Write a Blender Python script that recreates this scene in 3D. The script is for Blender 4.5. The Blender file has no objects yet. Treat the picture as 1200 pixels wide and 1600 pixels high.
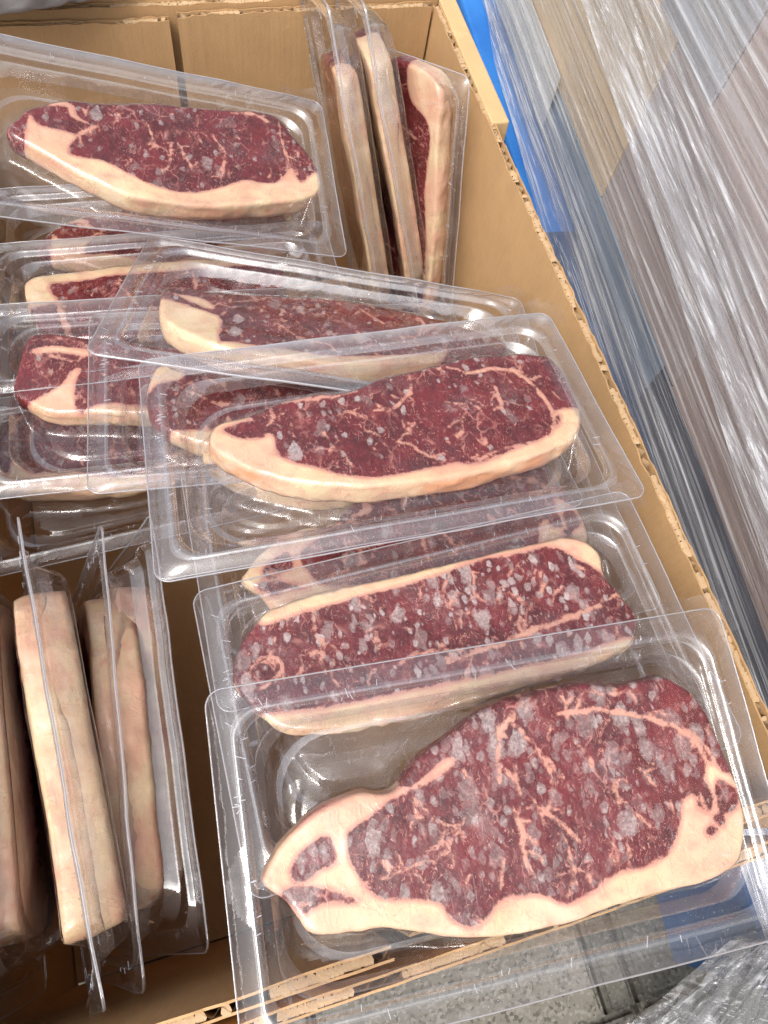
import bpy, bmesh, math, random
import numpy as np
from mathutils import Vector, Matrix, Euler
from mathutils.geometry import delaunay_2d_cdt
C = bpy.context.scene.collection
SC = bpy.context.scene
R = math.radians
rng = np.random.default_rng(7)
random.seed(7)

# ------------------------------------------------------------------ camera
cam_d = bpy.data.cameras.new("camera"); cam = bpy.data.objects.new("camera", cam_d); C.objects.link(cam)
right = Vector((0.95672, -0.26334, 0.12386)); down = Vector((-0.19165, -0.89044, -0.41278)); fwd = Vector((0.21899, 0.37118, -0.90237))
M = Matrix((right, -down, -fwd)).transposed().to_4x4()
M.translation = Vector((-0.038, 0.054, 0.646))
cam.matrix_world = M
cam_d.sensor_fit = 'VERTICAL'; cam_d.sensor_height = 36.0; cam_d.lens = 25.53
cam_d.clip_start = 0.01; cam_d.clip_end = 200
SC.camera = cam

# ------------------------------------------------------------------ sky, sun, exposure
SUN_EL, SUN_ROT = R(56), R(236)
w = bpy.data.worlds.new("World"); SC.world = w; w.use_nodes = True
nt = w.node_tree; nt.nodes.clear()
sky = nt.nodes.new('ShaderNodeTexSky'); sky.sky_type = 'NISHITA'; sky.sun_disc = False
sky.sun_elevation = SUN_EL; sky.sun_rotation = SUN_ROT; sky.air_density = 1.0; sky.dust_density = 6.0; sky.ozone_density = 1.0
hs = nt.nodes.new('ShaderNodeHueSaturation'); hs.inputs['Saturation'].default_value = 0.35
bg = nt.nodes.new('ShaderNodeBackground'); bg.inputs['Strength'].default_value = 0.15
wo = nt.nodes.new('ShaderNodeOutputWorld')
nt.links.new(sky.outputs[0], hs.inputs['Color']); nt.links.new(hs.outputs[0], bg.inputs[0]); nt.links.new(bg.outputs[0], wo.inputs[0])
sl = bpy.data.lights.new("sun", 'SUN'); sl.energy = 1.0; sl.angle = R(22); sl.color = (1.0, 0.97, 0.93)
sun = bpy.data.objects.new("sun", sl); C.objects.link(sun)
# direction towards the sun (sky rotation is measured clockwise from +Y)
sd = Vector((math.sin(SUN_ROT) * math.cos(SUN_EL), math.cos(SUN_ROT) * math.cos(SUN_EL), math.sin(SUN_EL)))
sun.rotation_euler = sd.to_track_quat('Z', 'Y').to_euler(); sun.location = sd * 5
vs = SC.view_settings; SC.display_settings.display_device = 'sRGB'
vs.view_transform = 'Standard'; vs.look = 'None'; vs.exposure = 0.73; vs.gamma = 1.0; vs.use_curve_mapping = False
SC.render.engine = 'CYCLES'
cy = SC.cycles
cy.max_bounces = 24; cy.diffuse_bounces = 4; cy.glossy_bounces = 5; cy.transmission_bounces = 8; cy.transparent_max_bounces = 64
cy.use_denoising = True; cy.denoiser = 'OPENIMAGEDENOISE'; cy.denoising_input_passes = 'RGB_ALBEDO_NORMAL'; cy.denoising_prefilter = 'NONE'
cy.caustics_reflective = False; cy.caustics_refractive = False
cy.sample_clamp_indirect = 3.0

# ------------------------------------------------------------------ helpers
def tag(o, label=None, cat=None, group=None, kind=None):
    if label: o['label'] = label
    if cat: o['category'] = cat
    if group: o['group'] = group
    if kind: o['kind'] = kind
    return o
def empty(name, loc, rot=None):
    o = bpy.data.objects.new(name, None); C.objects.link(o); o.empty_display_size = 0.02
    o.location = loc
    if rot is not None: o.rotation_euler = rot
    return o
def link(name, me, parent=None, mats=()):
    for m in mats:
        if m.name not in me.materials: me.materials.append(m)
    o = bpy.data.objects.new(name, me); C.objects.link(o)
    if parent: o.parent = parent
    return o
def mesh(name, v, f, smooth=True, mi=None):
    me = bpy.data.meshes.new(name); me.from_pydata([tuple(map(float, q)) for q in v], [], [tuple(map(int, q)) for q in f]); 
    me.polygons.foreach_set('use_smooth', [smooth] * len(me.polygons))
    if mi is not None: me.polygons.foreach_set('material_index', list(mi))
    me.update(); return me
class MB:
    """collects boxes and strips into one mesh"""
    def __init__(s): s.v = []; s.f = []
    def box(s, lo, hi):
        b = len(s.v); x0, y0, z0 = lo; x1, y1, z1 = hi
        s.v += [(x0,y0,z0),(x1,y0,z0),(x1,y1,z0),(x0,y1,z0),(x0,y0,z1),(x1,y0,z1),(x1,y1,z1),(x0,y1,z1)]
        s.f += [tuple(b + i for i in q) for q in ((0,3,2,1),(4,5,6,7),(0,1,5,4),(1,2,6,5),(2,3,7,6),(3,0,4,7))]
    def obox(s, o, ax, ay, az):
        b = len(s.v); o = np.array(o, float); ax = np.array(ax, float); ay = np.array(ay, float); az = np.array(az, float)
        for k in ((0,0,0),(1,0,0),(1,1,0),(0,1,0),(0,0,1),(1,0,1),(1,1,1),(0,1,1)): s.v.append(tuple(o + ax*k[0] + ay*k[1] + az*k[2]))
        s.f += [tuple(b + i for i in q) for q in ((0,3,2,1),(4,5,6,7),(0,1,5,4),(1,2,6,5),(2,3,7,6),(3,0,4,7))]
    def sheet(s, rows):
        b = len(s.v); n = len(rows[0])
        for r in rows: s.v += [tuple(q) for q in r]
        for i in range(len(rows) - 1):
            for j in range(n - 1): s.f.append((b+i*n+j, b+i*n+j+1, b+(i+1)*n+j+1, b+(i+1)*n+j))
    def build(s, name, mat, parent=None, smooth=False):
        return link(name, mesh(name, s.v, s.f, smooth), parent, [mat])
def bevel(o, w=0.003, n=2):
    m = o.modifiers.new('bevel', 'BEVEL'); m.width = w; m.segments = n; m.limit_method = 'ANGLE'
    return o

# smooth value noise on numpy arrays
_perm = rng.random((64, 64, 64))
def vnoise(x, y, z=0.0):
    x, y, z = np.broadcast_arrays(np.asarray(x, float), np.asarray(y, float), np.asarray(z, float))
    xi, yi, zi = np.floor(x).astype(int), np.floor(y).astype(int), np.floor(z).astype(int)
    fx, fy, fz = x - xi, y - yi, z - zi
    s = lambda t: t*t*(3 - 2*t)
    fx, fy, fz = s(fx), s(fy), s(fz); r = 0
    for dx in (0, 1):
        for dy in (0, 1):
            for dz in (0, 1):
                r = r + _perm[(xi+dx) % 64, (yi+dy) % 64, (zi+dz) % 64] * (fx if dx else 1-fx) * (fy if dy else 1-fy) * (fz if dz else 1-fz)
    return r * 2 - 1

# ------------------------------------------------------------------ materials
class N:
    def __init__(s, name):
        s.m = bpy.data.materials.new(name); s.m.use_nodes = True; s.t = s.m.node_tree; s.t.nodes.clear()
        s.out = s.t.nodes.new('ShaderNodeOutputMaterial')
    def __call__(s, typ, ins=None, **kw):
        n = s.t.nodes.new('ShaderNode' + typ)
        for k, v in kw.items(): setattr(n, k, v)
        for k, v in (ins or {}).items(): s.put(n.inputs[k], v)
        return n
    def put(s, sock, v):
        if isinstance(v, bpy.types.NodeSocket): s.t.links.new(v, sock)
        elif isinstance(v, bpy.types.Node): s.t.links.new(v.outputs[0], sock)
        else: sock.default_value = v
    def math(s, op, a, b=0.0, c=None, clamp=False):
        n = s('Math', operation=op, use_clamp=clamp); s.put(n.inputs[0], a); s.put(n.inputs[1], b)
        if c is not None: s.put(n.inputs[2], c)
        return n.outputs[0]
    def step(s, v, a, b, lo=0.0, hi=1.0):
        n = s('MapRange', interpolation_type='SMOOTHSTEP'); s.put(n.inputs['Value'], v)
        n.inputs['From Min'].default_value = a; n.inputs['From Max'].default_value = b; n.inputs['To Min'].default_value = lo; n.inputs['To Max'].default_value = hi
        return n.outputs[0]
    def mix(s, f, a, b):
        n = s('Mix', data_type='RGBA'); s.put(n.inputs[0], f); s.put(n.inputs[6], col(a)); s.put(n.inputs[7], col(b)); return n.outputs[2]
    def noise(s, vec, scale, detail=2.0, rough=0.5, dist=0.0, out='Fac'):
        n = s('TexNoise', {'Vector': vec, 'Scale': scale, 'Detail': detail, 'Roughness': rough, 'Distortion': dist}); return n.outputs[out]
    def bump(s, h, dist=0.001, strength=1.0, normal=None):
        n = s('Bump', {'Height': h, 'Distance': dist, 'Strength': strength})
        if normal is not None: s.put(n.inputs['Normal'], normal)
        return n.outputs[0]
    def scale(s, vec, sc):
        n = s('Mapping', {'Vector': vec}); n.inputs['Scale'].default_value = sc; return n.outputs[0]
    def surf(s, sh): s.put(s.out.inputs['Surface'], sh); return s.m
def col(c):
    return tuple(c) + (1.0,) if isinstance(c, (tuple, list)) and len(c) == 3 else c

def mat_cardboard(name, base=(0.45, 0.255, 0.105), washboard=None):
    n = N(name); co = n('TexCoord').outputs['Object']
    a = n.noise(co, 30, 4, 0.6); b = n.noise(co, 900, 2); fib = n.noise(n.scale(co, (900, 900, 60)), 1.0, 3, 0.6)
    c = n.mix(n.step(a, 0.25, 0.75), tuple(x * 0.94 for x in base), tuple(min(1, x * 1.04) for x in base))
    c = n.mix(n.math('MULTIPLY', n.step(fib, 0.45, 0.7), 0.16), c, tuple(x * 0.55 for x in base))
    c = n.mix(n.math('MULTIPLY', n.step(b, 0.62, 0.75), 0.25), c, (0.66, 0.45, 0.25))
    h = n.math('ADD', n.math('MULTIPLY', b, 0.3), n.math('MULTIPLY', a, 0.8))
    h = n.math('ADD', h, n.math('MULTIPLY', n.noise(n.scale(co, (150, 150, 1.5)), 1.0, 1), 0.55))
    scf = n.math('MULTIPLY', n.step(n.noise(n.scale(co, (18, 18, 40)), 1.0, 5, 0.75, 1.0), 0.60, 0.72), 0.30)
    c = n.mix(scf, c, tuple(min(1, x * 1.35) for x in base))
    stn = n.math('MULTIPLY', n.step(n.noise(co, 11, 4, 0.6), 0.58, 0.70), 0.22)
    c = n.mix(stn, c, tuple(x * 0.62 for x in base))
    if washboard is not None:
        wv = n('TexWave', {'Vector': co, 'Scale': 1.0 / 0.0075 / 6.283 * 3.1416, 'Distortion': 0.3, 'Detail': 1.0}, bands_direction=washboard)
        h = n.math('ADD', h, n.math('MULTIPLY', wv.outputs['Fac'], 0.10))
    p = n('BsdfPrincipled', {'Base Color': c, 'Roughness': 0.78, 'Normal': n.bump(h, 0.0012, 0.6)})
    p.inputs['Specular IOR Level'].default_value = 0.25
    return n.surf(p.outputs[0])

def mat_plastic(name, haze=0.035, tint=(0.955, 0.95, 0.965), rough=0.035, bump=0.0004, spec=1.0, scratch=True):
    """thin clear sheet: see-through, mirror glints by facing angle, a trace of milky haze"""
    n = N(name); co = n('TexCoord').outputs['Object']
    lw = n('LayerWeight', {'Blend': 0.5}); fc = lw.outputs['Facing']
    f5 = n.math('POWER', fc, 4.0)
    F = n.math('ADD', 0.065 * spec, n.math('MULTIPLY', f5, 0.80), clamp=True)
    a = n.noise(co, 45, 2); b = n.noise(co, 220, 3, 0.6)
    h = n.math('ADD', n.math('MULTIPLY', a, 3.0), n.math('MULTIPLY', b, 0.35))
    nm = n.bump(h, bump, 0.8)
    tr = n('BsdfTransparent', {'Color': col(tint)})
    gl = n('BsdfGlossy', {'Color': (1, 1, 1, 1), 'Roughness': rough, 'Normal': nm})
    di = n('BsdfDiffuse', {'Color': (0.82, 0.82, 0.86, 1)}); tl = n('BsdfTranslucent', {'Color': (0.82, 0.82, 0.86, 1)})
    dm = n('MixShader', {0: 0.5, 1: di.outputs[0], 2: tl.outputs[0]})
    hz = haze
    if scratch:
        v = n('TexVoronoi', {'Vector': n.scale(co, (160, 30, 90)), 'Scale': 1.0}, feature='DISTANCE_TO_EDGE')
        sc = n.math('MULTIPLY', n.step(v.outputs['Distance'], 0.035, 0.0), n.step(n.noise(co, 70, 1), 0.58, 0.68))
        dust = n.math('MULTIPLY', n.step(n.noise(co, 1500, 0), 0.78, 0.84), 0.35)
        hz = n.math('ADD', n.math('ADD', haze, n.math('MULTIPLY', sc, 0.22)), n.math('ADD', dust, n.math('MULTIPLY', n.step(a, 0.5, 0.8), 0.04)), clamp=True)
    m1 = n('MixShader', {0: hz, 1: tr.outputs[0], 2: dm.outputs[0]})
    m2 = n('MixShader', {0: F, 1: m1.outputs[0], 2: gl.outputs[0]})
    return n.surf(m2.outputs[0])

def mat_meat():
    n = N('steak_meat'); tc = n('TexCoord').outputs['Object']
    rnd = n('ObjectInfo').outputs['Random']
    off = n('CombineXYZ', {0: n.math('MULTIPLY', rnd, 3.1), 1: n.math('MULTIPLY', rnd, 7.7), 2: n.math('MULTIPLY', rnd, 1.3)})
    co = n('VectorMath', {0: tc, 1: off.outputs[0]}, operation='ADD').outputs[0]
    fat = n('Attribute', attribute_name='fat').outputs['Fac']; fr = n('Attribute', attribute_name='frost').outputs['Fac']
    side = n('Attribute', attribute_name='side').outputs['Fac']; ice = n('Attribute', attribute_name='ice').outputs['Fac']
    ns = lambda sc, d=2, r=0.55: n.math('SUBTRACT', n.noise(co, sc, d, r), 0.5)
    f = n.math('ADD', fat, n.math('ADD', n.math('MULTIPLY', ns(200, 3), 3.2), n.math('MULTIPLY', ns(900, 2), 1.3)))
    fm = n.step(f, -0.75, 0.55)
    # veins
    warp = n('TexNoise', {'Vector': co, 'Scale': 130.0, 'Detail': 3.0}).outputs['Color']
    wv = n('VectorMath', {0: warp, 1: (0.5, 0.5, 0.5)}, operation='SUBTRACT').outputs[0]
    wc = n('VectorMath', {0: wv}, operation='MULTIPLY_ADD'); wc.inputs[1].default_value = (0.010, 0.010, 0.010); n.t.links.new(co, wc.inputs[2])
    wco = n.scale(wc.outputs[0], (1.35, 0.8, 0.25))
    v1 = n('TexVoronoi', {'Vector': wco, 'Scale': 85.0}, feature='DISTANCE_TO_EDGE').outputs['Distance']
    v2 = n('TexVoronoi', {'Vector': wco, 'Scale': 210.0}, feature='DISTANCE_TO_EDGE').outputs['Distance']
    m1 = n.math('MULTIPLY', n.step(v1, 0.075, 0.0), n.step(n.noise(co, 75, 3), 0.50, 0.68))
    m2 = n.math('MULTIPLY', n.step(v2, 0.075, 0.015), n.step(n.noise(co, 150, 2), 0.52, 0.66))
    fl = n.step(n.noise(n.scale(wc.outputs[0], (1.5, 0.62, 0.3)), 600, 3, 0.65), 0.565, 0.66)
    fl = n.math('MULTIPLY', fl, n.step(n.noise(co, 60, 2), 0.36, 0.60))
    marb = n.math('MAXIMUM', n.math('MULTIPLY', m1, 0.60), n.math('MAXIMUM', n.math('MULTIPLY', m2, 0.26), n.math('MULTIPLY', fl, 0.78)))
    lean = n.mix(n.step(n.noise(co, 70, 4, 0.65), 0.30, 0.72), (0.058, 0.0038, 0.0062), (0.155, 0.0115, 0.0165))
    lean = n.mix(n.math('MULTIPLY', n.step(n.noise(n.scale(wc.outputs[0], (1.6, 0.6, 0.3)), 420, 3), 0.42, 0.68), 0.40), lean, (0.215, 0.031, 0.031))
    lean = n.mix(marb, lean, (0.55, 0.235, 0.195))
    # grey-lilac contact spots under the film
    ws_ = n('VectorMath', {0: wv}, operation='MULTIPLY_ADD'); ws_.inputs[1].default_value = (0.0045, 0.0045, 0.0); n.t.links.new(co, ws_.inputs[2])
    sp = n.scale(ws_.outputs[0], (1.3, 0.85, 1.0))
    def spots(scale, gate, size):
        v = n('TexVoronoi', {'Vector': sp, 'Scale': scale}, feature='F1', voronoi_dimensions='2D')
        cc = n('SeparateColor', {0: v.outputs['Color']})
        r = n.math('MULTIPLY', n.math('MULTIPLY', cc.outputs[0], size), 1.0)
        d = n.math('ADD', n.math('SUBTRACT', r, v.outputs['Distance']), n.math('MULTIPLY', ns(210, 3, 0.7), 0.85))
        g = n.step(n.math('ADD', n.math('MULTIPLY', fr, 0.55), n.math('ADD', n.math('MULTIPLY', ns(28, 1), 0.9), n.math('SUBTRACT', cc.outputs[1], gate))), -0.02, 0.03)
        return n.math('MULTIPLY', n.math('MULTIPLY', n.step(d, -0.05, 0.20), g), n.step(cc.outputs[2], 0.0, 1.0, 0.30, 1.0)), n.math('MULTIPLY', n.math('MULTIPLY', n.step(d, -0.02, 0.03), n.step(d, 0.11, 0.04)), g)
    s1, r1 = spots(92.0, 0.98, 0.56); s2, r2 = spots(205.0, 0.90, 0.58)
    st = n.math('MULTIPLY', n.math('MAXIMUM', s1, s2), n.math('SUBTRACT', 1.0, side)); rim = n.math('MULTIPLY', n.math('MAXIMUM', r1, r2), n.math('SUBTRACT', 1.0, side))
    spc = n.mix(n.step(n.noise(co, 500, 2), 0.35, 0.7), (0.225, 0.165, 0.160), (0.45, 0.375, 0.360))
    spc = n.mix(ice, spc, (0.60, 0.53, 0.52))
    lean = n.mix(n.math('MULTIPLY', st, n.step(n.noise(co, 700, 2), 0.3, 0.7, 0.5, 0.85)), lean, spc)
    lean = n.mix(n.math('MULTIPLY', rim, 0.10), lean, (0.66, 0.50, 0.50))
    # fat
    warm = n('Attribute', attribute_name='warm').outputs['Fac']
    f1 = n.step(n.noise(co, 22, 3), 0.38, 0.64); f2 = n.step(n.noise(n.scale(co, (0.9, 1.5, 1.5)), 75, 4, 0.6), 0.42, 0.74)
    fc = n.mix(f1, (0.70, 0.525, 0.325), (0.66, 0.405, 0.275))
    fc = n.mix(n.math('MULTIPLY', f2, 0.68), fc, (0.60, 0.285, 0.215))
    fc = n.mix(n.math('MULTIPLY', n.step(n.noise(co, 48, 2), 0.54, 0.72), 0.5), fc, (0.74, 0.60, 0.43))
    wn = n.step(n.noise(n.scale(co, (0.6, 1.2, 1.6)), 42, 3, 0.6), 0.40, 0.62)
    fc = n.mix(n.math('MULTIPLY', n.math('MULTIPLY', warm, wn), n.step(side, 0.0, 1.0, 0.25, 0.85)), fc, (0.66, 0.30, 0.145))
    str_ = n.step(n.noise(n.scale(co, (0.5, 1.0, 1.8)), 120, 4, 0.65, 0.8), 0.54, 0.70)
    red = n.math('MULTIPLY', str_, n.math('MULTIPLY', n.step(n.noise(co, 30, 2), 0.42, 0.66), n.step(side, 0.0, 1.0, 0.3, 0.9)))
    fc = n.mix(n.math('MULTIPLY', red, n.math('ADD', 0.52, n.math('MULTIPLY', warm, 0.35))), fc, (0.50, 0.13, 0.085))
    fc = n.mix(n.step(fat, 2.6, 0.2, 0.0, 0.85), fc, (0.54, 0.235, 0.185))
    c = n.mix(fm, lean, fc)
    h = n.math('ADD', n.math('MULTIPLY', marb, 0.25), n.math('ADD', n.math('MULTIPLY', n.noise(co, 330, 3), n.step(fm, 0, 1, 0.8, 0.25)), n.math('MULTIPLY', n.noise(co, 80, 2), 1.2)))
    h = n.math('ADD', h, n.math('MULTIPLY', fm, 0.15))
    h = n.math('ADD', h, n.math('MULTIPLY', st, 0.10))
    p = n('BsdfPrincipled', {'Base Color': c, 'Roughness': n.step(fm, 0, 1, 0.42, 0.36), 'Normal': n.bump(h, 0.0012, 0.7)})
    p.inputs['Specular IOR Level'].default_value = 0.45
    return n.surf(p.outputs[0])

def mat_simple(name, c1, c2, scale=20, rough=0.6, bump=0.0, bscale=200, spec=0.4):
    n = N(name); co = n('TexCoord').outputs['Object']
    c = n.mix(n.step(n.noise(co, scale, 4, 0.6), 0.3, 0.7), c1, c2)
    p = n('BsdfPrincipled', {'Base Color': c, 'Roughness': rough}); p.inputs['Specular IOR Level'].default_value = spec
    if bump: n.put(p.inputs['Normal'], n.bump(n.noise(co, bscale, 3), bump, 0.8))
    return n.surf(p.outputs[0])

def mat_concrete(name, c1, c2, c3):
    n = N(name); co = n('TexCoord').outputs['Object']
    rnd = n('ObjectInfo').outputs['Random']
    c = n.mix(n.step(n.noise(co, 14, 4, 0.65), 0.3, 0.7), c1, c2)
    v = n('TexVoronoi', {'Vector': co, 'Scale': 420.0}); g = n('SeparateColor', {0: v.outputs['Color']}).outputs[0]
    c = n.mix(n.math('MULTIPLY', n.step(g, 0.70, 0.90), 0.55), c, c3)
    c = n.mix(n.math('MULTIPLY', n.step(g, 0.25, 0.05), 0.6), c, (0.035, 0.035, 0.03))
    c = n.mix(n.math('MULTIPLY', rnd, 0.35), c, (0.12, 0.10, 0.07))
    h = n.math('ADD', n.math('MULTIPLY', g, 0.7), n.noise(co, 90, 4))
    p = n('BsdfPrincipled', {'Base Color': c, 'Roughness': 0.9, 'Normal': n.bump(h, 0.0015, 0.8)}); p.inputs['Specular IOR Level'].default_value = 0.25
    return n.surf(p.outputs[0])

def mat_film(name, haze=0.16, axis=(1400, 9, 1400), spec=1.6, lo=0.05):
    """stretch film: streaks run along local Y; the gathered streaks are milky and glossy"""
    n = N(name); co = n('TexCoord').outputs['Object']
    wob = n('VectorMath', {0: n('TexNoise', {'Vector': co, 'Scale': 6.0}).outputs['Color']}, operation='MULTIPLY_ADD'); wob.inputs[1].default_value = (0.004, 0, 0.006); n.t.links.new(co, wob.inputs[2])
    c2 = wob.outputs[0]
    a = n.noise(n.scale(c2, tuple(x * 0.22 if x > 50 else x * 0.5 for x in axis)), 1.0, 3, 0.6)
    b = n.noise(n.scale(c2, axis), 1.0, 2, 0.6)
    brk = n.noise(n.scale(co, (60, 12, 60)), 1.0, 2)
    st = n.math('MULTIPLY', n.step(b, 0.54, 0.70), n.step(brk, 0.35, 0.62))
    sa = n.step(a, 0.48, 0.68)
    hz = n.math('ADD', n.math('ADD', lo, n.math('MULTIPLY', sa, haze)), n.math('MULTIPLY', st, haze * 1.35), clamp=True)
    h = n.math('ADD', n.math('MULTIPLY', a, 2.0), n.math('MULTIPLY', b, 0.6))
    nm = n.bump(h, 0.0005, 0.6)
    fc = n('LayerWeight', {'Blend': 0.5}).outputs['Facing']
    F = n.math('ADD', 0.07 * spec, n.math('MULTIPLY', n.math('POWER', fc, 4.0), 0.7), clamp=True)
    tr = n('BsdfTransparent', {'Color': (0.93, 0.935, 0.95, 1)})
    gl = n('BsdfGlossy', {'Color': (1, 1, 1, 1), 'Roughness': 0.20, 'Normal': nm})
    di = n('BsdfDiffuse', {'Color': (0.80, 0.81, 0.84, 1), 'Normal': nm}); tl = n('BsdfTranslucent', {'Color': (0.8, 0.81, 0.84, 1), 'Normal': nm})
    dm = n('MixShader', {0: 0.3, 1: di.outputs[0], 2: tl.outputs[0]})
    m1 = n('MixShader', {0: hz, 1: tr.outputs[0], 2: dm.outputs[0]})
    m2 = n('MixShader', {0: F, 1: m1.outputs[0], 2: gl.outputs[0]})
    return n.surf(m2.outputs[0])

MT = dict(
    kraft=mat_cardboard('kraft_cardboard', washboard=None),
    kraft_in=mat_cardboard('kraft_liner', base=(0.485, 0.298, 0.143)),
    flute=mat_cardboard('flute_paper', base=(0.48, 0.33, 0.19)),
    tray=mat_plastic('clear_tray', haze=0.010, spec=0.85, rough=0.08),
    edge=mat_plastic('tray_cut_edge', haze=0.40, spec=2.0, scratch=False),
    film=mat_plastic('clear_lid_film', haze=0.008, tint=(0.965, 0.96, 0.955), rough=0.05, bump=0.0006, spec=0.62),
    bead_glint=mat_plastic('tray_bead_glint', haze=0.15, spec=2.8, rough=0.08, scratch=False),  # milkier and glossier, so bright glint lines are put into the material
    flange=mat_plastic('tray_flange', haze=0.065, spec=1.1),  # haze for the sealed layers, with the sky's reflection painted in
    meat=mat_meat(),
)
POSE={
 'A':[[0.0544,0.041,0.3302],[8.86,-0.38,-4.49],1.0],
 'C':[[0.0481,0.226,0.3384],[-10.16,-1.4,-2.53],0.97],
 'B':[[0.0607,0.1068,0.3076],[-1.01,-2.09,0.84],1.0],
 'T':[[-0.0311,0.4654,0.3112],[4.78,12.97,-5.04],1.0],
 'D':[[0.0518,0.3228,0.3001],[-22.54,2.53,-18.84],1.06],
 'E':[[0.0212,0.2998,0.275],[-9.52,2.62,-4.89],1.0],
 'H':[[-0.0428,0.3248,0.2608],[-1.46,0.65,-4.2],1.0],
 'G':[[-0.0422,0.3992,0.25],[-8.0,-0.86,-3.15],1.0],
 'F':[[-0.0462,0.4742,0.23],[-8.0,-0.86,-3.15],1.0],
 'K':[[0.0628,0.1833,0.2869],[-4.0,-1.4,-0.81],1.0],
 'M':[[0.0458,0.2513,0.2789],[-10.16,-1.4,-2.53],1.0],
 'S1':[[0.1087,0.5217,0.2385],[-115.66,-66.5,115.2],1.0],
 'S2':[[0.1375,0.5217,0.2397],[-121.13,-65.37,119.96],1.0],
 'S3':[[0.1536,0.4967,0.2028],[-68.25,-70.08,92.86],1.0],
 'L1':[[-0.1488,0.1275,0.2116],[74.92,-0.0,-86.05],1.0],
 'L3':[[-0.1105,0.1354,0.174],[117.47,-0.0,88.41],1.0],
 'L2':[[-0.1316,0.1289,0.1857],[69.21,-0.0,-92.2],1.0],
 'L0':[[-0.1859,0.1325,0.1933],[88.85,-0.0,-89.27],1.0],
}
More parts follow.
